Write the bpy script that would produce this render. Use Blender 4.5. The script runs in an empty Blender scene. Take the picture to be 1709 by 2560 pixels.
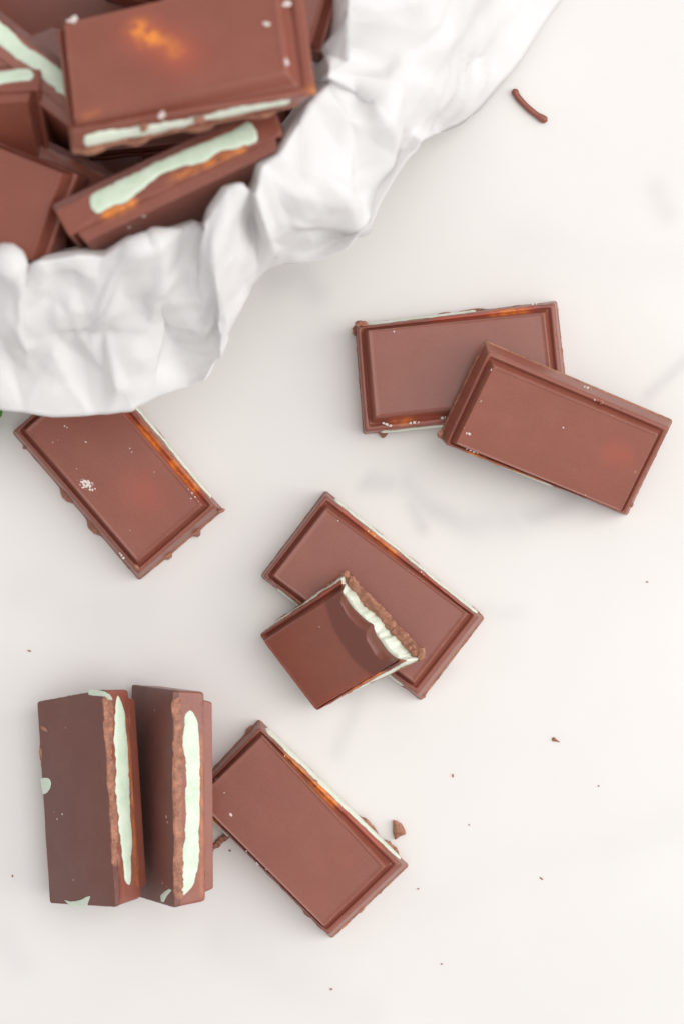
import bpy, bmesh, math, random
import numpy as np
from mathutils import Vector, Matrix, noise as mnoise

random.seed(7)
sc = bpy.context.scene
col = sc.collection
MM = 0.001
D = 0.50                     # camera height above the marble
S = 0.0001                   # metres per photograph pixel on the marble

# ------------------------------------------------------------------ camera
cam_d = bpy.data.cameras.new('camera')
cam = bpy.data.objects.new('camera', cam_d)
col.objects.link(cam)
cam.location = (0, 0, D)
cam.rotation_euler = (0, 0, 0)
cam_d.sensor_fit = 'VERTICAL'
cam_d.sensor_height = 36.0
cam_d.lens = 36.0 * D / (2560 * S)
cam_d.clip_start = 0.01
cam_d.clip_end = 20
cam_d.dof.use_dof = True
cam_d.dof.focus_distance = D - 0.008
cam_d.dof.aperture_fstop = 9.5
sc.camera = cam

# ------------------------------------------------------------------ light
W = bpy.data.worlds.new('World')
sc.world = W
W.use_nodes = True
bg = W.node_tree.nodes['Background']
bg.inputs[0].default_value = (1.0, 0.99, 0.985, 1)
bg.inputs[1].default_value = 0.74

def area(name, loc, target, sx, sy, watts, colour):
    l = bpy.data.lights.new(name, 'AREA')
    l.shape = 'RECTANGLE'
    l.size, l.size_y = sx, sy
    l.energy = watts
    l.color = colour
    o = bpy.data.objects.new(name, l)
    col.objects.link(o)
    o.location = loc
    o.rotation_euler = (Vector(target) - Vector(loc)).to_track_quat('-Z', 'Y').to_euler()
    return o
area('window_softbox', (2.20, 0.10, 1.25), (0, 0, 0), 1.8, 1.6, 30.0, (1.0, 0.985, 0.965))
area('ceiling_bounce', (0.55, 0.15, 1.45), (0, 0.02, 0), 1.2, 1.2, 11.0, (1.0, 0.99, 0.98))

sc.view_settings.view_transform = 'Standard'
sc.view_settings.look = 'None'
sc.view_settings.gamma = 1.0
sc.view_settings.exposure = -0.03

# ------------------------------------------------------------------ materials
def new_mat(name):
    m = bpy.data.materials.new(name)
    m.use_nodes = True
    nt = m.node_tree
    return m, nt, nt.nodes['Principled BSDF']

def noise_node(nt, scale, detail=4, rough=0.55, coord='Object'):
    tc = nt.nodes.new('ShaderNodeTexCoord')
    n = nt.nodes.new('ShaderNodeTexNoise')
    n.inputs['Scale'].default_value = scale
    n.inputs['Detail'].default_value = detail
    n.inputs['Roughness'].default_value = rough
    nt.links.new(tc.outputs[coord], n.inputs['Vector'])
    return n

def ramp(nt, src, stops):
    r = nt.nodes.new('ShaderNodeValToRGB')
    el = r.color_ramp.elements
    while len(el) < len(stops):
        el.new(0.5)
    for e, (p, c) in zip(el, stops):
        e.position = p
        e.color = (*c, 1)
    nt.links.new(src, r.inputs[0])
    return r

def mixc(nt, fac, a, b):
    m = nt.nodes.new('ShaderNodeMix')
    m.data_type = 'RGBA'
    if isinstance(fac, float): m.inputs[0].default_value = fac
    else: nt.links.new(fac, m.inputs[0])
    for i, v in ((6, a), (7, b)):
        if isinstance(v, tuple): m.inputs[i].default_value = (*v, 1)
        else: nt.links.new(v, m.inputs[i])
    return m.outputs[2]

def bump(nt, bsdf, h, strength, dist):
    b = nt.nodes.new('ShaderNodeBump')
    b.inputs['Strength'].default_value = strength
    b.inputs['Distance'].default_value = dist
    nt.links.new(h, b.inputs['Height'])
    nt.links.new(b.outputs[0], bsdf.inputs['Normal'])

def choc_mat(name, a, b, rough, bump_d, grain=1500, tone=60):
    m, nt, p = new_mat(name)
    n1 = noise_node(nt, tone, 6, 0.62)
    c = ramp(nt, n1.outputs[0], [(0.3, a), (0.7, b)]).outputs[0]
    n3 = noise_node(nt, 2600, 2)
    c = mixc(nt, ramp(nt, n3.outputs[0], [(0.35, (0, 0, 0)), (0.75, (0.35, 0.35, 0.35))]).outputs[0], c,
             tuple(min(1, x * 1.45) for x in b))
    n6 = noise_node(nt, 95, 8, 0.7)
    c = mixc(nt, ramp(nt, n6.outputs[0], [(0.50, (0, 0, 0)), (0.78, (0.15, 0.15, 0.15))]).outputs[0], c, tuple(0.07 + x * 1.25 for x in b))   # faint bloom
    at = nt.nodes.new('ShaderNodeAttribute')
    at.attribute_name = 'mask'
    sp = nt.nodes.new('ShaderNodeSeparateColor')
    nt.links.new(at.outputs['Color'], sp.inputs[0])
    c = mixc(nt, sp.outputs[1], c, (0.42, 0.085, 0.05))      # mint shining red through thin chocolate
    n4 = noise_node(nt, 420, 4, 0.6)
    k = nt.nodes.new('ShaderNodeMath'); k.operation = 'MULTIPLY'; k.use_clamp = True
    nt.links.new(sp.outputs[0], k.inputs[0])
    nt.links.new(ramp(nt, n4.outputs[0], [(0.36, (0.15, 0.15, 0.15)), (0.62, (1.15, 1.15, 1.15))]).outputs[0], k.inputs[1])
    c = mixc(nt, k.outputs[0], c, (0.76, 0.25, 0.04))       # thinnest chocolate, amber
    painted_reflection = ramp(nt, sp.outputs[2], [(0.38, (0, 0, 0)), (0.62, (1, 1, 1))]).outputs[0]
    c = mixc(nt, painted_reflection, c, tuple(x * 0.78 for x in a))           # dark reflection beside the bite, painted into the chocolate colour
    nt.links.new(c, p.inputs['Base Color'])
    n5 = noise_node(nt, 38, 7, 0.68)
    mr = nt.nodes.new('ShaderNodeMapRange')
    mr.inputs['From Min'].default_value = 0.3; mr.inputs['From Max'].default_value = 0.7
    mr.inputs['To Min'].default_value = rough - 0.05; mr.inputs['To Max'].default_value = rough + 0.11
    nt.links.new(n5.outputs[0], mr.inputs['Value'])
    nt.links.new(mr.outputs[0], p.inputs['Roughness'])
    p.inputs['Specular IOR Level'].default_value = 0.5
    p.inputs['Subsurface Weight'].default_value = 0.12
    p.inputs['Subsurface Radius'].default_value = (1.0, 0.35, 0.18)
    p.inputs['Subsurface Scale'].default_value = 0.0012
    n2 = noise_node(nt, grain, 3)
    bump(nt, p, n2.outputs[0], 0.35, bump_d)
    return m

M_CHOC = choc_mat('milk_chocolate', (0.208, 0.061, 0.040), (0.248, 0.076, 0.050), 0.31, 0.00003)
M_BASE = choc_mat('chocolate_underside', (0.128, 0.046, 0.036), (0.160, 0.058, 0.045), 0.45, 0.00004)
M_ROUGH = choc_mat('broken_chocolate', (0.13, 0.046, 0.028), (0.44, 0.20, 0.125), 0.62, 0.00070, 620, 480)

m, nt, p = new_mat('mint_cream')
n = noise_node(nt, 420, 7, 0.66)
nt.links.new(ramp(nt, n.outputs[0], [(0.26, (0.48, 0.60, 0.43)), (0.40, (0.59, 0.705, 0.55)), (0.7, (0.69, 0.765, 0.64))]).outputs[0], p.inputs['Base Color'])
p.inputs['Roughness'].default_value = 0.42
p.inputs['Subsurface Weight'].default_value = 0.25
p.inputs['Subsurface Radius'].default_value = (1, 1, 0.8)
p.inputs['Subsurface Scale'].default_value = 0.0012
n = noise_node(nt, 420, 4)
bump(nt, p, n.outputs[0], 0.5, 0.0002)
M_MINT = m
m = m.copy(); m.name = 'mint_cream_pale'
for nd in m.node_tree.nodes:
    if nd.type == 'VALTORGB':
        for e, c_ in zip(nd.color_ramp.elements, ((0.58, 0.62, 0.49), (0.68, 0.74, 0.61), (0.77, 0.80, 0.70))): e.color = (*c_, 1)
M_PALE = m

m, nt, p = new_mat('pale_bloom')
p.inputs['Base Color'].default_value = (0.66, 0.57, 0.53, 1)
p.inputs['Roughness'].default_value = 0.6
M_FLECK = m

m, nt, p = new_mat('parchment_paper')
n = noise_node(nt, 90, 4)
nt.links.new(ramp(nt, n.outputs[0], [(0.3, (0.86, 0.85, 0.85)), (0.7, (0.89, 0.88, 0.88))]).outputs[0], p.inputs['Base Color'])
p.inputs['Roughness'].default_value = 0.7
p.inputs['Specular IOR Level'].default_value = 0.2
tr = nt.nodes.new('ShaderNodeBsdfTranslucent')
tr.inputs[0].default_value = (0.95, 0.935, 0.92, 1)
mx = nt.nodes.new('ShaderNodeMixShader')
mx.inputs[0].default_value = 0.34
nt.links.new(p.outputs[0], mx.inputs[1]); nt.links.new(tr.outputs[0], mx.inputs[2])
nt.links.new(mx.outputs[0], nt.nodes['Material Output'].inputs[0])
n = noise_node(nt, 120, 3)
bump(nt, p, n.outputs[0], 0.25, 0.0002)
M_PAPER = m

m, nt, p = new_mat('white_marble')
at = nt.nodes.new('ShaderNodeAttribute'); at.attribute_name = 'vein'
n = noise_node(nt, 14, 6)
c = ramp(nt, n.outputs[0], [(0.3, (0.715, 0.69, 0.67)), (0.7, (0.755, 0.73, 0.705))]).outputs[0]
c = mixc(nt, at.outputs['Fac'], c, (0.36, 0.345, 0.36))
nt.links.new(c, p.inputs['Base Color'])
p.inputs['Roughness'].default_value = 0.38
p.inputs['Specular IOR Level'].default_value = 0.4
M_MARBLE = m

m, nt, p = new_mat('mint_leaf_green')
n = noise_node(nt, 220, 4)
nt.links.new(ramp(nt, n.outputs[0], [(0.3, (0.05, 0.17, 0.015)), (0.7, (0.11, 0.30, 0.03))]).outputs[0], p.inputs['Base Color'])
p.inputs['Roughness'].default_value = 0.45
M_LEAF = m

# ------------------------------------------------------------------ helpers
def px2w(x, y, z=0.0):
    k = S * (D - z) / D
    return Vector(((x - 854.5) * k, (1280 - y) * k, z))

def link_mesh(name, verts, faces, mat, parent=None, smooth=True, mask=None, sharp=40):
    me = bpy.data.meshes.new(name)
    me.from_pydata([tuple(v) for v in verts], [], faces)
    bm = bmesh.new(); bm.from_mesh(me)
    bmesh.ops.recalc_face_normals(bm, faces=bm.faces)
    bm.to_mesh(me); bm.free()
    if smooth:
        me.polygons.foreach_set('use_smooth', [True] * len(me.polygons))
        me.set_sharp_from_angle(angle=math.radians(sharp))
    if mask is not None:
        a = me.attributes.new('mask', 'FLOAT_COLOR', 'POINT')
        a.data.foreach_set('color', np.asarray(mask, dtype=np.float32).ravel())
    me.materials.append(mat)
    o = bpy.data.objects.new(name, me)
    col.objects.link(o)
    o.parent = parent
    return o

def thing(name, label, cat, M, group=None):
    o = bpy.data.objects.new(name, None)
    o.empty_display_size = 0.01
    col.objects.link(o)
    o.matrix_world = M
    o['label'] = label; o['category'] = cat
    if group: o['group'] = group
    return o

def tag(o, label, cat, group=None):
    o['label'] = label; o['category'] = cat
    if group: o['group'] = group
    return o

def n1(x, seed, f=1.0):
    return mnoise.noise(Vector((x * f, seed * 17.31, seed * 3.7)))
def fbm(x, seed, f=1.0):
    return n1(x, seed, f) + 0.5 * n1(x, seed + 1.3, 2.1 * f) + 0.25 * n1(x, seed + 2.9, 4.3 * f)

class Frame:
    """local frame of a piece: origin on its underside, z out of its moulded top"""
    def __init__(self, origin, xdir, n):
        n = Vector(n).normalized()
        x = Vector(xdir); x = (x - n * x.dot(n)).normalized()
        y = n.cross(x)
        self.o, self.n = Vector(origin), n
        self.R = Matrix((x, y, n)).transposed()
        self.M = Matrix.Translation(self.o) @ self.R.to_4x4()
        self.inv = self.M.inverted()
    def un(self, p, zl):
        """where the ray through a pixel meets the local plane z = zl (mm)"""
        c = Vector((0, 0, D)); d = px2w(p[0], p[1], 0) - c
        t = ((self.o - c).dot(self.n) + zl * MM) / d.dot(self.n)
        return self.inv @ (c + d * t)
    def quad(self, q, zl):
        return [self.un(p, zl) for p in q]

def side_samples(L, r, n):
    """positions 0..1 along a side, denser in the rounded corners"""
    a = min(0.3, r / L)
    c = [a * k / 4 for k in range(5)]
    mid = [a + (1 - 2 * a) * k / n for k in range(1, n)]
    return c + mid + [1 - v for v in reversed(c)]

def ring_points(q, r, ns, tl):
    """closed loop round a quadrilateral with rounded corners; returns per side lists"""
    out = []
    for k in range(4):
        A, B = q[k], q[(k + 1) % 4]
        P, N = q[k - 1], q[(k + 2) % 4]
        L = (B - A).length
        pts = []
        for t in tl[k]:
            d0, d1 = t * L, (1 - t) * L
            rr = min(r, 0.3 * L)
            if d0 < rr - 1e-9:
                w = 0.5 + 0.5 * d0 / rr
                e0 = A + (P - A).normalized() * rr; e1 = A + (B - A).normalized() * rr
                pts.append((1 - w) ** 2 * e0 + 2 * (1 - w) * w * A + w * w * e1)
            elif d1 < rr - 1e-9:
                w = 0.5 - 0.5 * d1 / rr
                e0 = B + (A - B).normalized() * rr; e1 = B + (N - B).normalized() * rr
                pts.append((1 - w) ** 2 * e0 + 2 * (1 - w) * w * B + w * w * e1)
            else:
                pts.append(A + (B - A) * t)
        out.append(pts)
    return out

def out_normals(q):
    c = sum(q, Vector()) / 4
    res = []
    for k in range(4):
        e = (q[(k + 1) % 4] - q[k]); e.z = 0
        n_ = Vector((e.y, -e.x, 0)).normalized()
        if n_.dot((q[k] + q[(k + 1) % 4]) / 2 - c) < 0: n_ = -n_
        res.append(n_)
    return res

def stack(rings, radii, disp=None, ns=(54, 30), cap_top=True, bend=None):
    """loft of quadrilateral rings; grid on the last one, one face under the first"""
    q0 = rings[0]
    Lu, Lv = (q0[1] - q0[0]).length, (q0[2] - q0[1]).length
    r0 = max(radii)
    tu, tv = side_samples(Lu, r0, ns[0]), side_samples(Lv, r0, ns[1])
    tl = [tu, tv, tu, tv]
    V, F, loops, last = [], [], [], None
    for i, (q, r) in enumerate(zip(rings, radii)):
        sides = ring_points(q, r, ns, tl)
        nrm = out_normals(q)
        loop = []
        for k in range(4):
            for j, pt in enumerate(sides[k]):
                if disp:
                    t = tl[k][j]
                    w = min(1, min(t, 1 - t) * 14)
                    h = disp(k, t, i)
                    if isinstance(h, tuple):
                        pt = Vector((pt.x, pt.y, pt.z + (h[1] - pt.z) * min(1, w * 1.6))); h = h[0]
                    pt = pt + nrm[k] * (h * w)
                    sides[k][j] = pt
                if j < len(sides[k]) - 1:
                    loop.append(len(V)); V.append(pt)
        loops.append(loop); last = sides
    n = len(loops[0])
    for a, b in zip(loops, loops[1:]):
        for j in range(n):
            F.append((a[j], a[(j + 1) % n], b[(j + 1) % n], b[j]))
    F.append(tuple(reversed(loops[0])))
    if cap_top:
        m, k = len(tu), len(tv)
        S0, S1 = last[0], last[1]
        S2, S3 = list(reversed(last[2])), list(reversed(last[3]))   # S2 along u at v=1, S3 along v at u=0
        top = loops[-1]
        idx = {}
        for a in range(m): idx[(a, 0)] = top[a]
        for b in range(1, k): idx[(m - 1, b)] = top[m - 1 + b]
        for a in range(m - 1): idx[(m - 2 - a, k - 1)] = top[m + k - 2 + a + 1]
        for b in range(k - 2): idx[(0, k - 2 - b)] = top[2 * m + k - 3 + b + 1]
        for a in range(1, m - 1):
            for b in range(1, k - 1):
                u, v = tu[a], tv[b]
                pt = (1 - v) * S0[a] + v * S2[a] + (1 - u) * S3[b] + u * S1[b] - (
                    (1 - u) * (1 - v) * S0[0] + u * (1 - v) * S0[-1] + (1 - u) * v * S2[0] + u * v * S2[-1])
                idx[(a, b)] = len(V); V.append(pt)
        for a in range(m - 1):
            for b in range(k - 1):
                F.append((idx[(a, b)], idx[(a + 1, b)], idx[(a + 1, b + 1)], idx[(a, b + 1)]))
    else:
        F.append(tuple(loops[-1]))
    return V, F

def lerpq(a, b, f):
    return [x + (y - x) * f for x, y in zip(a, b)]
def atz(q, z):
    return [Vector((v.x, v.y, z * MM)) for v in q]

RIM, TOP = 8.2, 10.4
# from the rim's outer edge (f = 0) to the edge of the raised panel (f = 1)
PROFILE = [(0.00, 7.40), (0.03, 7.75), (0.08, 7.95), (0.15, 8.05), (0.29, 8.05), (0.36, 7.94), (0.41, 7.68), (0.46, 7.46),
           (0.53, 7.38), (0.60, 7.55), (0.68, 8.15), (0.76, 9.0), (0.84, 9.8), (0.91, 10.28), (0.95, 10.45), (0.975, 10.52), (1.0, 10.52)]

def make_shell(q_base, q_rim, q_top, zb, seed, rough_sides, bite=None):
    qb, qr, qt = atz(q_base, 0), atz(q_rim, RIM), atz(q_top, TOP)
    rings, radii = [], []
    for z in (zb, zb + 0.15, 2.6, 3.6, 4.6, 5.6, 6.6, 7.2):
        if z < zb: continue
        rings.append(atz(lerpq(qb, qr, z / RIM), z)); radii.append(0.7 * MM)
    for f, z in PROFILE:
        rings.append(atz(lerpq(qr, qt, f), z)); radii.append((0.7 - 0.3 * f) * MM)
    nr = len(rings)
    # a last ring just inside so the panel edge stays round
    c = sum(qt, Vector()) / 4
    for g, zz in ((0.3, 10.48), (0.6, 10.42), (1.0, TOP)):
        rings.append([Vector((w.x, w.y, zz * MM)) for w in (v + (c - v).normalized() * g * MM for v in qt)]); radii.append(0.35 * MM)
    def disp(k, t, i):
        if k in rough_sides and i < nr - 12:
            h = fbm(t, seed + k * 5 + (i * 0.13), 9) * 0.16 + 0.10 * n1(t, seed + k + i * 0.6, 38)
            return h * MM
        if i >= nr - 4:
            return 0.05 * MM * n1(t, seed + k * 3, 30)
        return 0.03 * MM * n1(t, seed + k * 7 + i * 0.2, 12)
    if bite:
        base_d = disp
        disp = lambda k, t, i: bite(t, i, nr) if k == 1 else base_d(k, t, i)
    return stack(rings, radii, disp)

def make_base(q_base, q_rim, zt, seed, rough_sides, grow=0.2, bite=None, bumps=()):
    qb = atz(q_base, 0)
    def at(z, g):
        q = atz(lerpq(q_base, q_rim, z / RIM), z)
        c = sum(q, Vector()) / 4
        return [v + (v - c).normalized() * g * MM for v in q]
    rings = [at(0.02, -0.5), at(0.1, 0.0), at(0.5, grow), at(zt * 0.7, grow), at(zt, grow * 0.6), at(zt + 0.03, -1.2)]
    radii = [0.9 * MM] * 6
    def disp(k, t, i):
        if k in rough_sides:
            h = 0.20 * fbm(t, seed + k * 3.3, 8) + 0.20 * max(0, n1(t, seed + k, 17)) + 0.08 * n1(t, seed + i, 60) - 0.1
            h += 0.5 * max(0, n1(t, seed * 1.7 + k * 2.1, 5) - 0.28)
        else:
            h = 0.08 * fbm(t, seed + k, 14) + 0.35 * max(0, n1(t, seed + k * 4.1, 22) - 0.35)
        for (bk, bt, bw, bh) in bumps:
            if bk == k:
                x = (t - bt) / bw
                h += bh * math.exp(-x ** 4) * (0.85 + 0.35 * n1(t, seed + bt * 9 + 0.3 * i, 70))
        return h * MM * (1 if 1 < i < 5 else 0.4)
    if bite:
        base_d = disp
        disp = lambda k, t, i: bite(t, i) if k == 1 else base_d(k, t, i)
    return stack(rings, radii, disp, ns=(150, 80), cap_top=False)

def mask_for(V, segs):
    """segs: (A, B, radius_mm, channel, strength) in local coordinates"""
    P = np.array([tuple(v) for v in V])
    out = np.zeros((len(P), 4), dtype=np.float32); out[:, 3] = 1
    for A, B, r, ch, s in segs:
        A, B = np.array(tuple(A)), np.array(tuple(B))
        ab = B - A; L = float(ab @ ab) + 1e-12
        t = np.clip((P - A) @ ab / L, 0, 1)
        d = np.linalg.norm(P - (A + t[:, None] * ab), axis=1) / (r * MM)
        out[:, ch] = np.clip(out[:, ch] + s * np.exp(-d ** 2), 0, 1)
    return out

def make_strip(q_base, q_rim, side, u0, u1, zlo, zhi, seed, wob=0.5, out=0.42, n=110, taper=0.04, amp=None):
    """the band of filling that shows along one cut side"""
    nrm = out_normals(atz(q_base, 0))[side]
    A0, B0 = q_base[side], q_base[(side + 1) % 4]
    A1, B1 = q_rim[side], q_rim[(side + 1) % 4]
    V, F = [], []
    mrow = 7
    for i in range(n + 1):
        s = i / n
        u = u0 + (u1 - u0) * s
        e = min(1, s / taper, (1 - s) / taper)
        e = math.sqrt(max(0, 1 - (1 - e) ** 2))
        lo = zlo(u) if callable(zlo) else zlo
        hi = zhi(u) if callable(zhi) else zhi
        lo += wob * (fbm(u, seed, 8) * 0.8 + 0.35 * max(0, n1(u, seed + 8, 31)))
        hi += wob * (fbm(u, seed + 4.4, 7) + 0.3 * n1(u, seed + 6, 29))
        mid = 0.45 * lo + 0.55 * hi
        lo = mid + (lo - mid) * max(e, 0.03); hi = mid + (hi - mid) * max(e, 0.03)
        if hi - lo < 0.25: hi, lo = mid + .12, mid - .12
        for j in range(mrow):
            v = j / (mrow - 1)
            z = lo + (hi - lo) * v
            f = z / RIM
            base = A0.lerp(B0, u).lerp(A1.lerp(B1, u), f)
            o = out * (1 - (2 * v - 1) ** 4) * (0.35 + 0.65 * e) + 0.06 * n1(u * 40 + z, seed + 9) * (1 if 0 < j < mrow - 1 else 0)
            if j in (0, mrow - 1): o = -0.15
            pt = Vector((base.x, base.y, z * MM)) + nrm * o * MM
            V.append(pt)
        base = A0.lerp(B0, u).lerp(A1.lerp(B1, u), mid / RIM)
        V.append(Vector((base.x, base.y, mid * MM)) - nrm * 1.6 * MM)
    w = mrow + 1
    for i in range(n):
        for j in range(w):
            a, b = i * w + j, i * w + (j + 1) % w
            F.append((a, b, b + w, a + w))
    F.append(tuple(range(w))); F.append(tuple(range(n * w, n * w + w)))
    return V, F

def lump(name, mat, parent, P, size, seed, M=None, sub=3):
    """small irregular crumb; size = (sx, sy, sz) mm half-extents, P local position, M rotation"""
    bm = bmesh.new()
    bmesh.ops.create_icosphere(bm, subdivisions=sub, radius=1)
    V = []
    for v in bm.verts:
        c = v.co
        k = 1 + 0.35 * mnoise.noise(c * 1.6 + Vector((seed, 0, 0))) + 0.30 * mnoise.noise(c * 2.9 + Vector((0, seed, 0))) + 0.2 * mnoise.noise(c * 6 + Vector((0, seed, 2)))
        q = Vector((c.x * size[0] * k, c.y * size[1] * k, c.z * size[2] * k)) * MM
        if M: q = M @ q
        V.append(q + P)
    F = [tuple(v.index for v in f.verts) for f in bm.faces]
    bm.free()
    return link_mesh(name, V, F, mat, parent, sharp=35)

def flecks(parent, pts, seed):
    """tiny pale flecks pressed on the chocolate: one mesh"""
    V, F = [], []
    rnd = random.Random(seed)
    for (P, r) in pts:
        bm = bmesh.new(); bmesh.ops.create_icosphere(bm, subdivisions=2, radius=1)
        a = rnd.random() * 6.28; e = rnd.uniform(0.45, 1)
        b0 = len(V)
        for v in bm.verts:
            k = 1 + 0.9 * mnoise.noise(v.co * 1.7 + Vector((0, seed + b0 * 0.137, 0)))
            x, y = v.co.x * r * k, v.co.y * r * e * k
            V.append(P + Vector((x * math.cos(a) - y * math.sin(a), x * math.sin(a) + y * math.cos(a), v.co.z * r * 0.16)) * MM)
        F += [tuple(b0 + v.index for v in f.verts) for f in bm.faces]
        bm.free()
    o = link_mesh('pale_flecks', V, F, M_FLECK, parent)
    o['kind'] = 'stuff'
    return o

CAT = 'chocolate'
GRP_TABLE = 'mint chocolates lying on the marble'
GRP_PILE = 'mint chocolates piled in the paper'

def flat_piece(label, fr, base, rim, top, strips=(), thin=(), burrs=(), fleck=(), seed=1, rough=(0, 2), zb=1.6, group=GRP_TABLE, nicks=26):
    qb, qr, qt = fr.quad(base, 0), fr.quad(rim, RIM), fr.quad(top, TOP)
    root = thing('mint_chocolate', label, CAT, fr.M, group)
    V, F = make_shell(qb, qr, qt, zb, seed, rough)
    segs = [(fr.un(a, z), fr.un(b, z), r, ch, s) for (a, b, z, r, ch, s) in thin]
    link_mesh('chocolate_shell', V, F, M_CHOC, root, mask=mask_for(V, segs), sharp=50)
    bumps, loose = [], []
    for b in burrs:
        p, z, size, ang = b
        if z > 2.3: loose.append(b); continue
        P = fr.un(p, 0.9); best = None
        for k in range(4):
            A, B = qb[k], qb[(k + 1) % 4]
            e = B - A; t = (P - A).dot(e) / e.length_squared
            d = (P - A).dot(out_normals(qb)[k]) / MM
            if -0.02 < t < 1.02 and (best is None or abs(d) < abs(best[2])): best = (k, min(.985, max(.015, t)), d, e.length / MM)
        if best is None: continue
        k, t, d, L = best
        bumps.append((k, t, max(size[0], size[1]) / L, min(1.3, max(0.2, d + 0.35 * min(size[:2])))))
    V, F = make_base(qb, qr, zb, seed + 3, rough, bumps=bumps)
    link_mesh('base_layer', V, F, M_ROUGH, root, sharp=40)
    burrs = loose
    for (side, u0, u1, lo, hi, wob) in strips:
        V, F = make_strip(qb, qr, side, u0, u1, lo, hi, seed + side, wob * 1.35)
        link_mesh('mint_filling', V, F, M_PALE, root, sharp=60)
    for i, (p, z, size, ang) in enumerate(burrs):
        P = fr.un(p, z)
        x_img = fr.R.inverted() @ Vector((math.cos(math.radians(-ang)), math.sin(math.radians(-ang)), 0))
        a = math.atan2(x_img.y, x_img.x)
        lump('chocolate_burr', M_ROUGH, root, P, size, seed * 3.1 + i, Matrix.Rotation(a, 3, 'Z'))
    if fleck:
        pts = [(fr.un((x, y), z), r) for (x, y, z, r) in fleck]
        flecks(root, pts, seed)
    if nicks:
        rnd = random.Random(seed * 5)
        V, F = [], []
        for q in range(nicks):
            k = rnd.choice((0, 0, 2, 1, 3)); t = rnd.random() ** 0.8
            on_rim = rnd.random() < 0.45
            Q, z = (qr, RIM - 0.1) if on_rim else (qt, TOP + 0.08)
            P = Q[k].lerp(Q[(k + 1) % 4], t); P = Vector((P.x, P.y, z * MM))
            e = (Q[(k + 1) % 4] - Q[k]).normalized()
            a = math.atan2(e.y, e.x)
            sx, sy = rnd.uniform(.10, .42), rnd.uniform(.06, .16)
            bm = bmesh.new(); bmesh.ops.create_icosphere(bm, subdivisions=1, radius=1)
            b = len(V)
            for v in bm.verts:
                kk = 1 + 0.7 * mnoise.noise(v.co * 1.9 + Vector((q * 1.7, seed, 0)))
                x, y = v.co.x * sx * kk, v.co.y * sy * kk
                V.append(P + Vector((x * math.cos(a) - y * math.sin(a), x * math.sin(a) + y * math.cos(a), v.co.z * .11 * kk)) * MM)
            F += [tuple(b + v.index for v in f.verts) for f in bm.faces]
            bm.free()
        o = link_mesh('edge_chips', V, F, M_ROUGH, root, sharp=30)
        o['kind'] = 'stuff'
    return root

def flat_frame(base, z=0.0, n=(0, 0, 1), anchor=None):
    c = [sum(p[i] for p in base) / 4 for i in (0, 1)]
    o = px2w(c[0], c[1], z)
    a, b = px2w(*base[0]), px2w(*base[1])
    return Frame(o, b - a, n)

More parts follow.
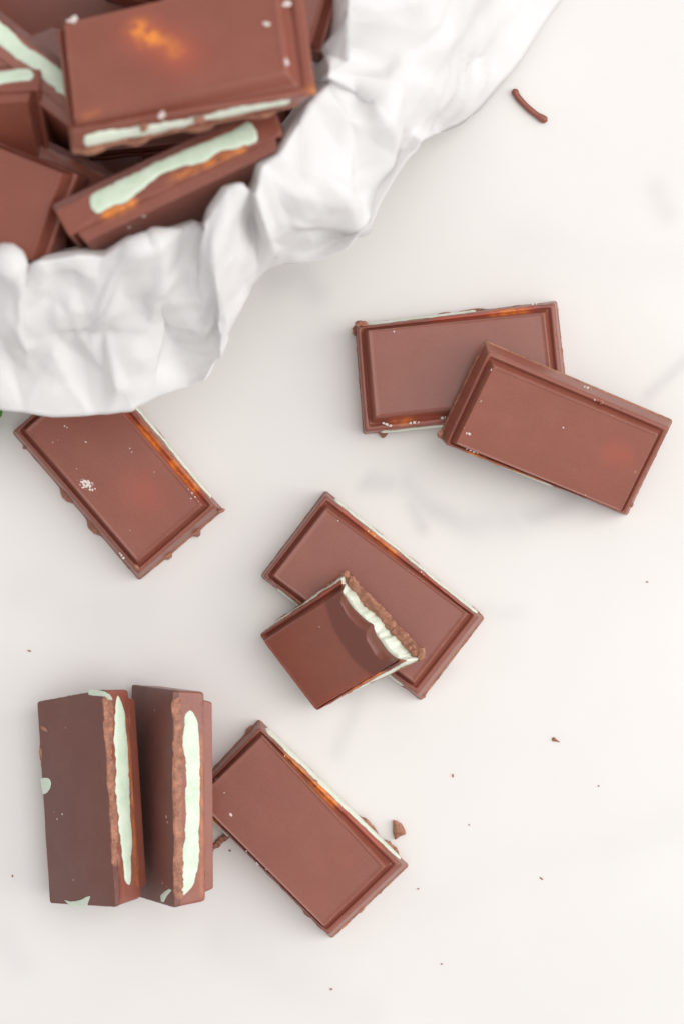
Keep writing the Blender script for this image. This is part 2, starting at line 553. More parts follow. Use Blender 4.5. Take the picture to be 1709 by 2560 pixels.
# ------------------------------------------------------------------ marble
def make_marble():
    fx = np.concatenate([np.linspace(-0.55, -0.10, 24, endpoint=False), np.linspace(-0.10, 0.10, 201), np.linspace(0.10, 0.55, 25)[1:]])
    fy = np.concatenate([np.linspace(-0.60, -0.14, 24, endpoint=False), np.linspace(-0.14, 0.14, 281), np.linspace(0.14, 0.60, 25)[1:]])
    X, Y = np.meshgrid(fx, fy)
    n = X.size
    P = np.stack([X.ravel(), Y.ravel(), np.zeros(n)], 1)
    warp = np.array([[mnoise.noise(Vector((x * 28, y * 28, 1.7))), mnoise.noise(Vector((x * 28, y * 28, 9.2)))] for x, y, _ in P])
    Q = P[:, :2] + warp * 0.006
    strokes = [  # soft grey veins: (pixel polyline, width mm, strength)
        ([(1600, 990), (1650, 955), (1720, 915)], 2.4, 0.17), ([(1640, 965), (1672, 950)], 1.5, 0.20),
        ([(1330, 1270), (1400, 1235), (1460, 1180)], 3.2, 0.20), ([(1010, 1240), (1080, 1300), (1180, 1330), (1290, 1290)], 4.2, 0.15),
        ([(1030, 1290), (1060, 1350)], 3.0, 0.16), ([(900, 1215), (960, 1235)], 3.0, 0.16),
        ([(700, 690), (760, 680), (800, 720)], 4.5, 0.11), ([(1610, 470), (1650, 520)], 4.0, 0.10),
        ([(850, 1890), (880, 1820), (890, 1770)], 3.0, 0.13), ([(1060, 1750), (1120, 1690)], 3.6, 0.13),
        ([(1180, 1530), (1290, 1510)], 3.0, 0.08), ([(20, 2400), (-40, 2330)], 6, 0.06), ([(560, 2360), (700, 2450), (900, 2520)], 7, 0.05),
        ([(40, 1500), (160, 1560), (330, 1520)], 8, 0.07), ([(1300, 600), (1500, 680), (1700, 640)], 9, 0.04),
        ([(1100, 2250), (1350, 2130), (1700, 2100)], 9, 0.03)]
    vein = np.zeros(n)
    for line, w, s in strokes:
        best = np.full(n, 9.0)
        for a, b in zip(line, line[1:]):
            A = np.array(px2w(*a)[:2]); B = np.array(px2w(*b)[:2])
            ab = B - A
            t = np.clip((Q - A) @ ab / (ab @ ab), 0, 1)
            best = np.minimum(best, np.linalg.norm(Q - (A + t[:, None] * ab), axis=1))
        vein = np.maximum(vein, 1.9 * s * np.exp(-(best / (0.8 * w * MM)) ** 2))
    brk = np.array([0.75 + 0.5 * mnoise.noise(Vector((x * 60, y * 60, 4))) for x, y, _ in P])
    cloud = np.array([max(0, mnoise.fractal(Vector((x * 9, y * 9, 2.2)), 1.0, 2.0, 4)) for x, y, _ in P])
    vein = np.clip(vein * brk + 0.09 * cloud, 0, 1)
    w, h = len(fx), len(fy)
    F = [(j * w + i, j * w + i + 1, (j + 1) * w + i + 1, (j + 1) * w + i) for j in range(h - 1) for i in range(w - 1)]
    me = bpy.data.meshes.new('marble_surface')
    me.from_pydata(P.tolist(), [], F)
    a = me.attributes.new('vein', 'FLOAT', 'POINT')
    a.data.foreach_set('value', vein.astype(np.float32))
    me.materials.append(M_MARBLE)
    o = bpy.data.objects.new('marble_surface', me)
    col.objects.link(o)
    o['kind'] = 'structure'
make_marble()

# ------------------------------------------------------------------ chocolates on the marble
# quads run: start of the cut side, end of the cut side, then round (side 0 and 2 are the long sides)
# bottom centre
base = [(648, 1797), (1022, 2163), (829, 2346), (472, 1988)]
rim = [(648, 1820), (1003, 2161), (820, 2335), (477, 1996)]
top = [(656, 1843), (957, 2167), (808, 2314), (493, 1999)]
flat_piece('lowest flat mint chocolate, its left corner tucked against the two standing pieces',
    flat_frame(base), base, rim, top, seed=2,
    strips=[(0, 0.04, 0.96, lambda u: 0.6 + 2.2 * max(0, abs(u - .45) - .28), lambda u: 6.9 - 3.0 * abs(u - .45), 0.7), (2, 0.72, 0.99, 1.6, 5.8, 0.4)],
    thin=[((715, 1890), (770, 1938), 7.6, 1.0, 0, 0.85), ((780, 1955), (835, 2005), 7.6, 1.2, 0, 1.0), ((850, 2020), (950, 2115), 8.0, 1.0, 1, 0.7),
          ((500, 2010), (545, 2060), 7.5, 1.3, 0, 0.6), ((860, 2140), (865, 2145), 10, 2.2, 1, 0.15)],
    burrs=[((620, 1822), 1.0, (1.2, .5, .6), -40), ((690, 1850), 1.0, (2.6, .5, .6), 45), ((786, 1953), 7.6, (.9, .45, .3), 20),
           ((925, 2060), 1.2, (3.0, .6, .7), 45), ((985, 2110), 1.2, (2.5, .5, .7), 45), ((905, 2278), 1.2, (.9, .5, .5), -50), ((863, 2312), 1.0, (.6, .5, .5), 10),
           ((765, 2288), 2.0, (1.2, .6, .8), 50), ((950, 2232), 1.0, (.5, .4, .4), 10), ((556, 2060), 7.5, (.7, .5, .4), 30)],
    fleck=[(616, 2128, 8.6, .22), (618, 2133, 8.6, .16), (642, 2158, 8.8, .3), (645, 2162, 8.8, .25), (667, 2172, 9.4, .4), (672, 2176, 9.2, .2),
           (540, 1948, 10.4, .13), (561, 1982, 10.4, .14), (712, 1890, 8.6, .18), (577, 2037, 10.4, .5), (835, 2042, 10.3, .2)])

# under the bitten one
base = [(814, 1226), (1211, 1544), (1051, 1752), (652, 1441)]
rim = [(814, 1238), (1194, 1541), (1042, 1734), (658, 1441)]
top = [(816, 1273), (1164, 1534), (1033, 1703), (686, 1439)]
flat_piece('mint chocolate lying flat beneath the bitten half piece, near the middle of the marble',
    flat_frame(base), base, rim, top, seed=5,
    strips=[(0, 0.05, 0.97, 1.3, lambda u: 5.3 - 0.9 * math.sin(u * 5), 0.9), (2, 0.1, 0.9, 2.1, 4.6, 0.6)],
    thin=[((925, 1330), (985, 1380), 7.6, 1.2, 0, 0.85), ((860, 1275), (1010, 1395), 8.4, 1.2, 1, 0.9), ((1050, 1430), (1160, 1510), 8.3, 1.0, 1, 0.7),
          ((700, 1480), (735, 1505), 8.4, 1.0, 0, 0.45)],
    burrs=[((940, 1335), 1.0, (2.5, .5, .7), 40), ((1030, 1403), 1.2, (2.2, .7, .8), 40), ((1045, 1432), 6.8, (.6, .4, .4), 30), ((1150, 1497), 1.0, (1.6, .7, .8), 38),
           ((1190, 1525), 1.2, (1.8, .6, .7), 38), ((1062, 1744), 1.0, (.4, .3, .4), 0), ((870, 1272), 1.0, (2.0, .4, .6), 40), ((1000, 1708), 2.0, (2.0, .4, .5), 38)],
    fleck=[(845, 1302, 10.4, .14), (920, 1328, 8.3, .2), (935, 1340, 8.3, .15), (745, 1463, 10.3, .1), (1052, 1430, 8.2, .22), (1058, 1436, 8.2, .18)])

# left, under the paper edge
base = [(245, 897), (559, 1276), (348, 1451), (32, 1082)]
rim = [(231, 904), (537, 1264), (346, 1433), (37, 1076)]
top = [(224, 939), (502, 1263), (344, 1400), (67, 1075)]
flat_piece('mint chocolate half hidden under the hanging edge of the white paper, with a pale scuff',
    flat_frame(base), base, rim, top, seed=8, rough=(0,),
    strips=[(0, 0.05, 0.93, 1.5, lambda u: 5.0 + 0.8 * math.sin(u * 9), 0.8)],
    thin=[((350, 1070), (395, 1120), 7.6, 1.15, 0, 0.9), ((420, 1145), (488, 1222), 7.6, 1.15, 0, 0.95), ((310, 1030), (500, 1240), 8.3, 1.2, 1, 0.9),
          ((355, 1225), (375, 1240), 10.3, 4.5, 1, 0.35)],
    burrs=[((375, 1065), 1.2, (2.6, .7, .8), 55), ((392, 1092), 1.2, (1.6, .6, .8), 60), ((490, 1208), 1.2, (1.0, .5, .7), 60), ((553, 1277), 3.0, (.9, .5, .5), -20),
           ((497, 1340), 1.2, (.5, .9, .5), 20), ((425, 1396), 1.2, (.9, .6, .5), -20), ((160, 1245), 1.0, (2.0, .9, .6), 55), ((228, 1325), 1.0, (2.2, .8, .6), 50),
           ((59, 1122), 1.5, (.4, .4, .5), 0), ((342, 1418), 8.2, (.7, .4, .4), 50)],
    fleck=[(162, 1065, 10.4, .2), (168, 1069, 10.4, .17), (215, 1105, 10.4, .25), (146, 1100, 10.4, .1), (132, 1106, 10.4, .16), (325, 1121, 10.4, .16),
           (330, 1130, 10.4, .15), (205, 1205, 10.4, .45), (213, 1203, 10.4, .5), (222, 1206, 10.4, .45), (218, 1214, 10.4, .5), (226, 1216, 10.4, .35),
           (210, 1212, 10.4, .3), (232, 1225, 10.4, .3), (225, 1224, 10.4, .3), (238, 1222, 10.4, .22), (206, 1219, 10.4, .2), (232, 1210, 10.4, .2),
           (304, 1388, 8.3, .3), (309, 1395, 8.3, .3), (300, 1383, 8.3, .2), (471, 1224, 10.3, .22), (480, 1233, 10.3, .25), (487, 1243, 10.3, .28), (495, 1254, 10.3, .28), (500, 1262, 10.3, .3),
           (478, 1246, 10.4, .18), (325, 1326, 10.4, .12), (386, 1180, 10.4, .11), (192, 1172, 10.4, .1)])

rnd = random.Random(31)
fr_l = flat_frame(base)
sc_pts = []
for q in range(70):
    g = rnd.gauss(0, 1); h = rnd.gauss(0, 1)
    sc_pts.append((fr_l.un((217 + 9 * g + 4 * h, 1212 + 6.5 * g - 5 * h), 10.4), rnd.uniform(.05, .24) * (1.2 - min(1, abs(g) / 2.5))))
flecks([o for o in col.objects if o.get('label', '').startswith('mint chocolate half hidden')][0], sc_pts, 77)

# upper right, lower of the pair
base = [(1390, 752), (888, 813), (909, 1086), (1422, 1035)]
rim = [(1385, 758), (891, 818), (911, 1080), (1410, 1027)]
top = [(1357, 785), (921, 828), (940, 1040), (1380, 990)]
flat_piece('mint chocolate lying flat with another chocolate leaning across its right half',
    flat_frame(base), base, rim, top, seed=11,
    strips=[(0, 0.40, 0.98, 2.0, lambda u: 4.6 + 1.2 * u, 0.5), (2, 0.08, 0.85, 1.9, lambda u: 5.0 + 0.5 * math.sin(u * 20), 0.6)],
    thin=[((1235, 783), (1310, 774), 7.6, 1.1, 0, 1.0), ((1090, 800), (1330, 772), 8.2, 1.1, 1, 0.9), ((990, 1054), (1020, 1050), 7.6, 1.1, 0, 0.7),
          ((985, 1052), (1080, 1042), 8.3, 1.5, 1, 0.5)],
    burrs=[((903, 810), 6.5, (1.6, .9, .8), 5), ((886, 826), 3.0, (.6, 1.2, .8), 0), ((965, 801), 2.0, (1.5, .5, .7), 5), ((1170, 775), 1.6, (4.4, .6, .8), -5),
           ((960, 1098), 1.0, (1.0, .8, .6), 30), ((1048, 1072), 2.0, (1.3, .4, .6), -5), ((1110, 780), 2.0, (1.6, .4, .6), -5)],
    fleck=[(958, 1058, 8.5, .35), (966, 1061, 8.4, .45), (975, 1064, 8.3, .35), (1025, 1058, 8.4, .35), (1035, 1056, 8.4, .4), (1045, 1056, 8.3, .3), (1105, 1045, 8.5, .4), (1112, 1043, 8.5, .3),
           (984, 829, 10.4, .22), (1330, 760, 7.5, .3), (1340, 758, 7.3, .4)])

# upper right, leaning on the first
base = [(1680, 1049), (1211, 849), (1093, 1092), (1565, 1289)]
rim = [(1671, 1072), (1220, 880), (1113, 1113), (1563, 1285)]
top = [(1640, 1088), (1233, 918), (1140, 1108), (1549, 1277)]
a = math.radians(17.0)
dn = Vector((0.34, -0.94, 0)).normalized()
nrm = Vector((dn.x * math.sin(a), dn.y * math.sin(a), math.cos(a)))
fr = Frame(px2w(1565, 1289, 0.4 * MM), px2w(1211, 849) - px2w(1680, 1049), nrm)
flat_piece('mint chocolate leaning at a tilt on top of another, upper right on the marble',
    fr, base, rim, top, seed=14, rough=(2,),
    strips=[(2, 0.12, 0.6, 2.0, 5.0, 0.6)],
    thin=[((1170, 1132), (1200, 1144), 7.6, 1.1, 0, 0.9), ((1225, 1162), (1345, 1207), 7.4, 1.0, 0, 0.95), ((1530, 1130), (1560, 1140), 10.3, 2.6, 1, 0.35)],
    burrs=[((1502, 1006), 8.2, (.5, .5, .5), 0), ((1577, 1262), 5.0, (.5, .6, .5), 0), ((1586, 1180), 10.3, (.35, .5, .2), 20), ((1100, 1085), 4.0, (.7, .9, .6), 10)],
    fleck=[(1468, 969, 6.0, .3), (1460, 967, 6.0, .2), (1415, 998, 10.2, .35), (1420, 1001, 10.2, .25), (1482, 1020, 9.5, .25), (1485, 1000, 8.2, .2), (1527, 1040, 10.2, .3),
           (1172, 1085, 10.4, .38), (1165, 1083, 10.4, .22), (1167, 1122, 9.6, .3), (1175, 1126, 9.5, .3), (1184, 1129, 9.3, .35), (1194, 1131, 9.3, .35), (1203, 1133, 9.2, .3), (1189, 1124, 9.8, .25),
           (1407, 1069, 10.4, .25), (1210, 968, 10.3, .3), (1201, 1003, 10.4, .2), (1228, 925, 10.3, .3), (1390, 990, 10.2, .25), (1462, 1238, 10.4, .15)])

# ------------------------------------------------------------------ the bitten half piece
a = math.radians(35)
up = Vector((0.81, 0.587, 0)).normalized()
nrm = Vector((-up.x * math.sin(a), -up.y * math.sin(a), math.cos(a)))
base = [(690, 1553), (862, 1432), (1062, 1646), (835, 1748)]
rim = [(646, 1588), (850, 1455), (1000, 1654), (790, 1779)]
top = [(662, 1605), (857, 1477), (984, 1656), (788, 1771)]
o = px2w(646, 1588, 0.0) + Vector((0, 0, 0.2 * MM))
fr = Frame(o - nrm * 0, px2w(862, 1432) - px2w(690, 1553), nrm)
# lift so that the lowest corner of the underside touches the marble
qb, qr, qt = fr.quad(base, 0), fr.quad(rim, RIM), fr.quad(top, TOP)
low = min((fr.M @ v).z for v in qb + atz(qr, RIM) + atz(qt, TOP))
fr = Frame(o + Vector((0, 0, 0.05 * MM - low)), px2w(862, 1432) - px2w(690, 1553), nrm)
qb, qr, qt = fr.quad(base, 0), fr.quad(rim, RIM), fr.quad(top, TOP)
root = thing('bitten_mint_chocolate', 'bitten half of a mint chocolate with ragged mint bite edge, propped on another piece', CAT, fr.M, GRP_TABLE)
def scallop(t):
    if t < 0.52: x = (t - 0.27) / 0.27
    else: x = (t - 0.76) / 0.25
    return -2.3 * max(0, 1 - x * x) ** 0.6
def bite_shell(t, i, nr):
    # the face of the bite: a soft lip, then a slope back to the panel, one clean height per ring
    k = min(1, i / (nr - 1))
    tooth = scallop(t) + 0.22 * fbm(t, 3.3, 9) + 0.10 * n1(t, 7.7, 45)
    z = 5.8 + (TOP - 0.03 - 5.8) * min(1, k * 1.02) ** 0.6
    back = -0.55 - 0.25 * k ** 2.2 + 0.3 * math.sin(k * math.pi)
    return ((tooth * (0.85 + 0.15 * k) + back) * MM, z * MM)
V, F = make_shell(qb, qr, qt, 5.8, 21, (0, 2), bite=bite_shell)
segs = [(fr.un((965, 1664), 8.5), fr.un((1000, 1648), 7.5), 1.3, 0, 1.0), (fr.un((870, 1724), 8.0), fr.un((960, 1676), 8.0), 1.0, 0, 0.9), (fr.un((800, 1765), 9), fr.un((960, 1670), 9), 1.4, 1, 0.9),
        (fr.un((800, 1480), 8.3), fr.un((850, 1455), 8.3), 1.5, 1, 0.9),
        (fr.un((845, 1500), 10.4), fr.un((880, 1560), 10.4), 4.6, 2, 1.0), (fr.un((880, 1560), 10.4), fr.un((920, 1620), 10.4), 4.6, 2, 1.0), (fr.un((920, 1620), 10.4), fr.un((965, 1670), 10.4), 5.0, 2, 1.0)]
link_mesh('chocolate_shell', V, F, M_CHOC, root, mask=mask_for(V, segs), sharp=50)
# mint slab
def slab(z0, z1, grow, bite, seed, cap=0.3):
    def at(z, g):
        q = atz(lerpq(qb, qr, z / RIM), z)
        c = sum(q, Vector()) / 4
        return [v + (v - c).normalized() * g * MM for v in q]
    rings = [at(z0, grow - cap), at(z0 + .15, grow), at((z0 + z1) / 2, grow + .1), at(z1 - .2, grow), at(z1, grow - cap)]
    def disp(k, t, i):
        if k == 1: return bite(t, i) * MM
        return (0.22 * fbm(t, seed + k, 9) + 0.08 * n1(t, seed + i, 40)) * MM
    return stack(rings, [0.8 * MM] * 5, disp, ns=(80, 70), cap_top=False)
V, F = slab(1.7, 5.95, 0.05, lambda t, i: 0.5 * scallop(t) + 0.1 + 0.7 * fbm(t, 6.1, 9) + 0.45 * n1(t * 34, i * 0.9) - 0.2 * i, 31)
link_mesh('mint_filling', V, F, M_PALE, root, sharp=60)
V, F = slab(0.0, 1.85, 0.1, lambda t, i: 0.15 * scallop(t) + 1.35 + 0.6 * fbm(t, 8.8, 10) + 0.45 * n1(t * 42, i * 0.7 + 3) + (1.2 if t > .93 else 0), 37)
link_mesh('base_layer', V, F, M_ROUGH, root, sharp=35)
# shreds along the bite
rnd = random.Random(4)
E0, E1 = qb[1], qb[2]
out1 = out_normals(atz(qb, 0))[1]
for i in range(16):
    t = 0.03 + 0.94 * i / 15
    P = E0.lerp(E1, t) + out1 * rnd.uniform(-0.2, 0.9) * MM + Vector((0, 0, rnd.uniform(0.8, 2.3) * MM))
    lump('chocolate_shred', M_ROUGH, root, P, (rnd.uniform(.5, 1.2), rnd.uniform(.4, .8), rnd.uniform(.35, .7)), 50 + i, Matrix.Rotation(rnd.random() * 3, 3, 'Z'))
lump('chocolate_shred', M_ROUGH, root, fr.un((1050, 1640), 1.6), (1.6, .8, .6), 77, Matrix.Rotation(0.4, 3, 'Z'))
lump('chocolate_shred', M_ROUGH, root, fr.un((862, 1437), 1.8), (1.1, .9, .8), 78)
for i, t in enumerate((0.14, 0.24, 0.40, 0.50, 0.60, 0.78)):
    P = E0.lerp(E1, t) + out1 * (-0.4 + 0.55 * scallop(t)) * MM + Vector((0, 0, 3.3 * MM))
    lump('mint_lump', M_PALE, root, P, (.6, .8, .6), 90 + i)
lump('chocolate_burr', M_CHOC, root, fr.un((778, 1533), 10.4), (.3, .75, .25), 93, Matrix.Rotation(0.6, 3, 'Z'))
flecks(root, [(fr.un((798, 1567), 10.4), .12)], 5)

# ------------------------------------------------------------------ pieces of regular shape, any pose
def std_quads(L=50.0, Wd=26.0, flush=(True, True), skew=(0, 0, 0, 0)):
    h = L / 2; w = Wd / 2
    def Q(dx, y0, y1):
        return [Vector((-dx + skew[0], y0, 0)) * MM, Vector((dx + skew[1], y0, 0)) * MM, Vector((dx + skew[2], y1, 0)) * MM, Vector((-dx + skew[3], y1, 0)) * MM]
    return (Q(h, -w, w), Q(h - 0.7, -w + .1, w - .1), Q(h - 3.6, -w + (1.0 if flush[0] else 3.4), w - (1.0 if flush[1] else 3.4)))

def std_piece(label, fr, seed, strips, thin=(), L=50.0, Wd=26.0, flush=(True, True), skew=(0, 0, 0, 0), out=0.3, group=GRP_PILE):
    qb, qr, qt = std_quads(L, Wd, flush, skew)
    root = thing('mint_chocolate', label, CAT, fr.M, group)
    V, F = make_shell(qb, qr, qt, 1.6, seed, (0, 2))
    link_mesh('chocolate_shell', V, F, M_CHOC, root, mask=mask_for(V, [(Vector(a) * MM, Vector(b) * MM, r, ch, s) for a, b, r, ch, s in thin]), sharp=50)
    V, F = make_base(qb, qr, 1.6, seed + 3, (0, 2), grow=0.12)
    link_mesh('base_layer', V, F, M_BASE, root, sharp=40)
    for (side, u0, u1, lo, hi, wob) in strips:
        V, F = make_strip(qb, qr, side, u0, u1, lo, hi, seed + side, wob, out)
        link_mesh('mint_filling', V, F, M_MINT, root, sharp=60)
    return root

def rough_band(root, L, Wd, zlo, zhi, u0, u1, seed, skew=(0, 0, 0, 0)):
    """the torn chocolate that runs beside the filling on a cut side"""
    qb, qr, qt = std_quads(L, Wd, skew=skew)
    V, F = make_strip(qb, qr, 0, u0, u1, zlo, zhi, seed, 0.45, 0.22, n=260)
    for i, v in enumerate(V):
        c = v * 1000
        V[i] = v + Vector((0, -1, 0.4)) * MM * (0.24 * mnoise.noise(c * 1.1) + 0.22 * mnoise.noise(c * 2.6) if i % 8 not in (0, 6, 7) else 0)
    o = link_mesh('torn_edge', V, F, M_ROUGH, root, sharp=30)
    return o

def plate(root, fr, poly, mat, name, h=0.10, z=-0.02):
    """a flat patch with a traced outline lying on the underside of a piece"""
    P = [fr.un(p, z) for p in poly]
    n = len(P); c = sum(P, Vector()) / n
    V = [p + Vector((0, 0, .1 * MM)) for p in P] + [c + (p - c) * 0.97 - Vector((0, 0, h * 0.6 * MM)) for p in P] + [c + (p - c) * 0.85 - Vector((0, 0, h * MM)) for p in P]
    F = []
    for k in range(2):
        for i in range(n): F.append((k * n + i, k * n + (i + 1) % n, (k + 1) * n + (i + 1) % n, (k + 1) * n + i))
    F.append(tuple(range(n))); F.append(tuple(range(2 * n, 3 * n)))
    return link_mesh(name, V, F, mat, root, sharp=60)

# the two standing pieces, lower left: local x runs down the picture, -y is the cut side that faces up
def standing(px, py, z, tilt, yaw):
    t = math.radians(tilt); y = math.radians(yaw)
    x = Vector((math.sin(y), -math.cos(y), 0))
    side = Vector((math.cos(y), math.sin(y), 0))
    n = side * math.sin(t) + Vector((0, 0, -math.cos(t)))
    return Frame(px2w(px, py, z * MM), x, n)

fr = standing(189, 2006, 16.8, 45, 3.6)
S1 = std_piece('mint chocolate tipped with its dark underside up, leftmost of the two leaning pieces', fr, 41,
    [(0, 0.03, 0.92, lambda u: np.interp(u, [.03, .12, .2, .45, .75, .92], [4.0, 3.4, 2.7, 1.8, 2.5, 3.6]), lambda u: np.interp(u, [.03, .12, .45, .75, .92], [5.4, 7.0, 7.1, 6.4, 5.4]), 0.28)], skew=(-2.2, -1.2, 0.3, 1.3), out=0.14, L=50.6, Wd=26.0, flush=(True, True), group=GRP_TABLE,
    thin=[((-20, -13, 7.0), (20, -13, 7.1), 0.5, 0, 0.4)])
plate(S1, fr, [(101.9, 1946.7), (111.0, 1944.1), (120.8, 1945.0), (125.7, 1949.9), (128.0, 1959.7), (125.7, 1971.1), (119.2, 1980.8), (111.0, 1986.3), (107.1, 1984.1), (104.5, 1966.2)], M_MINT, 'mint_spot')
plate(S1, fr, [(160.6, 2249.8), (175.2, 2254.0), (189.9, 2253.0), (206.1, 2248.5), (217.5, 2242.0), (226.3, 2240.0), (222.4, 2252.4), (217.5, 2266.3), (196.4, 2267.3), (175.2, 2267.3), (168.7, 2258.9)], M_MINT, 'mint_spot')
plate(S1, fr, [(219.1, 1728.8), (227.3, 1722.9), (245.2, 1725.5), (261.4, 1728.8), (274.4, 1736.9), (281.6, 1749.9), (274.4, 1749.9), (266.3, 1741.8), (251.7, 1740.2), (235.4, 1739.2), (222.4, 1736.9)], M_MINT, 'mint_spot')
lump('chocolate_flake', M_ROUGH, S1, Vector((-17.5, 10.8, 0)) * MM, (.45, 1.5, .25), 5, Matrix.Rotation(0.35, 3, 'Z'))
lump('chocolate_burr', M_ROUGH, S1, Vector((-10.5, 12.9, 0.8)) * MM, (3.4, .9, .9), 15)
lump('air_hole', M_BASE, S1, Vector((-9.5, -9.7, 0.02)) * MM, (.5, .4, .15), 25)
rough_band(S1, 50.6, 26.0, lambda u: 0.0, lambda u: np.interp(u, [0, .12, .3, .6, .8], [3.8, 3.5, 2.1, 2.2, 1.8]), 0.02, 0.82, 3, (-2.2, -1.2, .3, 1.3))
flecks(S1, [(Vector((4.5, 7.7, -.02)) * MM, .2), (Vector((3.2, 5.5, -.02)) * MM, .25), (Vector((19, 2.8, -.02)) * MM, .18), (Vector((2.9, 8.8, -.02)) * MM, .13), (Vector((-18, 2, -.02)) * MM, .12)], 8)

fr = standing(381, 1991, 16.4, 62, 0.4)
S2 = std_piece('mint chocolate standing on its side with thick mint band up, right of the tipped piece', fr, 46,
    [(0, 0.09, 0.955, lambda u: np.interp(u, [.09, .2, .25, .32, .55, .68, .8, .955], [3.0, 2.5, 1.9, 2.7, 2.9, 2.3, 1.7, 1.0]), lambda u: np.interp(u, [.09, .15, .3, .8, .9, .955], [5.4, 6.9, 7.2, 6.9, 6.0, 3.2]), 0.28)], skew=(-.6, -1.3, 0, 0), out=0.14, L=52.0, Wd=26.0, flush=(True, True), group=GRP_TABLE,
    thin=[((-15, -13, 7.3), (22, -13, 7.1), 0.5, 0, 0.4)])
rough_band(S2, 52.0, 26.0, lambda u: -0.1, lambda u: 2.7 + 0.3 * n1(u, 13, 5), 0.03, 0.97, 13, (-.6, -1.3, 0, 0))
plate(S2, fr, [(401.3, 2239.3), (411.0, 2229.6), (424.0, 2221.5), (428.9, 2226.3), (417.5, 2239.3), (409.4, 2255.6), (402.9, 2254.0)], M_MINT, 'mint_spot')
flecks(S2, [(Vector((3.8, -8.6, -.02)) * MM, .3), (Vector((5, -9.3, -.02)) * MM, .22), (Vector((20, -6, -.02)) * MM, .2), (Vector((20.5, -8.4, -.02)) * MM, .18), (Vector((-21, -2, -.02)) * MM, .18)], 9)

# ------------------------------------------------------------------ the pile in the paper
base = [(182, 388), (744, 268), (720, -20), (150, 110)]
rim = [(178, 322), (790, 231), (752, -48), (141, 74)]
top = [(187, 298), (710, 179), (678, -62), (163, 60)]
t = math.radians(20)
fr = Frame(px2w(440, 150, 74 * MM), px2w(744, 268) - px2w(182, 388), Vector((-0.06, math.sin(t), math.cos(t))))
flat_piece('large blurred mint chocolate on top of the pile with an amber spot', fr, base, rim, top, seed=61, group=GRP_PILE,
    strips=[(0, 0.05, 0.42, 1.5, lambda u: 6.0 - 1.0 * max(0, u - .25) * 5, 0.8), (0, 0.32, 0.92, lambda u: 1.5 + 1.6 * u, lambda u: 4.6 + 5.5 * max(0, u - .3) - 8 * max(0, u - .75), 0.8)],
    thin=[((345, 72), (372, 95), 10.3, 2.0, 0, 1.0), ((372, 95), (400, 108), 10.3, 1.6, 0, 0.7), ((430, 108), (440, 128), 10.3, 2.0, 0, 0.4), ((360, 85), (450, 135), 10.3, 4.5, 1, 0.7),
          ((215, 290), (240, 285), 10.0, 1.2, 0, 0.25), ((780, 232), (790, 228), 7.5, 1.4, 0, 0.5)],
    burrs=[((230, 392), 1.0, (3, .8, .6), 0), ((345, 372), 1.0, (2.5, .8, .6), 0), ((500, 336), 1.0, (3, .8, .6), 0), ((650, 300), 1.0, (3, .8, .6), 0), ((360, 318), 6.0, (.8, 1.2, .5), 0), ((500, 300), 5.5, (1.3, .8, .6), 0), ((205, 350), 3.5, (1.0, .8, .5), 0)],
    fleck=[(182, 52, 10.4, 1.0), (188, 45, 10.4, .7), (712, 156, 10.2, 1.0), (717, 10, 9.0, 1.1), (667, 60, 10.4, .8), (405, 287, 8.0, .9)])

def pile(label, px, py, z, x, n, seed, strips, down=13.0, **kw):
    """px, py, z is the middle of the face turned to the lens; down = mm from there to the frame origin along local y"""
    f = Frame((0, 0, 0), x, n)
    y = f.R @ Vector((0, 1, 0)); nn = f.R @ Vector((0, 0, 1))
    if down: o = px2w(px, py, z * MM) - y * down * MM - nn * 5.0 * MM
    else: o = px2w(px, py, z * MM) - nn * TOP * MM
    return std_piece(label, Frame(o, x, n), seed, strips, **kw)

P = pile('blurred mint chocolate on edge below the amber spotted one, wide wavy mint band up', 425, 432, 74, (0.905, 0.42, 0.04), (0.41, -0.90, 0.20), 71,
     [(2, 0.10, 0.86, lambda u: 1.5 + 0.3 * math.sin(u * 8), lambda u: 6.3 + 1.1 * math.sin(u * 7.5 + 1.0) + .4 * math.sin(u * 21), 0.6)],
     thin=[((-16, 13, 7.3), (-10, 13, 7.4), 1.1, 0, 1.0), ((0, 13, 6.4), (16, 13, 7.2), 0.8, 0, 0.8)], L=52)
flecks(P, [(Vector((-9, 10.5, 10.4)) * MM, .7), (Vector((-13, 8.5, 10.4)) * MM, .6)], 7)
pile('blurred brown chocolate block at the left photo edge beside the amber spotted one', -200, 212, 76, (1.0, -0.06, 0.0), (0.10, -0.86, 0.50), 72,
     [(2, 0.03, 0.95, 2.0, 6.2, 0.7)], L=52)
pile('blurred mint chocolate on edge, pale green band running diagonally into the pile, upper left', 12, 108, 73, (0.80, -0.60, -0.05), (-0.60, -0.78, 0.12), 73,
     [(2, 0.04, 0.97, 1.8, 6.4, 0.7)], L=50)
pile('blurred flat chocolate at the lower left of the pile beside the paper notch', -112, 452, 68, (0.93, -0.36, -0.03), (-0.12, -0.10, 0.99), 74, [], down=0, L=50, Wd=22)
pile('small mint sliver of a chocolate deep between the pile pieces at left', 40, 372, 60, (0.88, -0.46, -0.06), (-0.40, -0.88, 0.22), 75,
     [(2, 0.5, 0.80, 2.4, 5.4, 0.3)], L=48)
pile('chocolate behind the amber spotted one, reaching past its right end at the top edge', 575, -95, 70, (0.96, -0.27, 0.0), (0.05, 0.05, 0.99), 76, [], down=0, L=50)
pile('dark chocolate in shade along the top left photo edge', 190, -60, 42, (0.94, 0.25, 0.05), (0.05, -0.25, 0.95), 77, [], down=0, L=50)
pile('dark chocolate low in the pile behind the upright wavy mint piece', 330, 400, 30, (0.8, 0.5, 0.05), (0.15, -0.1, 0.98), 78, [], down=0, L=50)
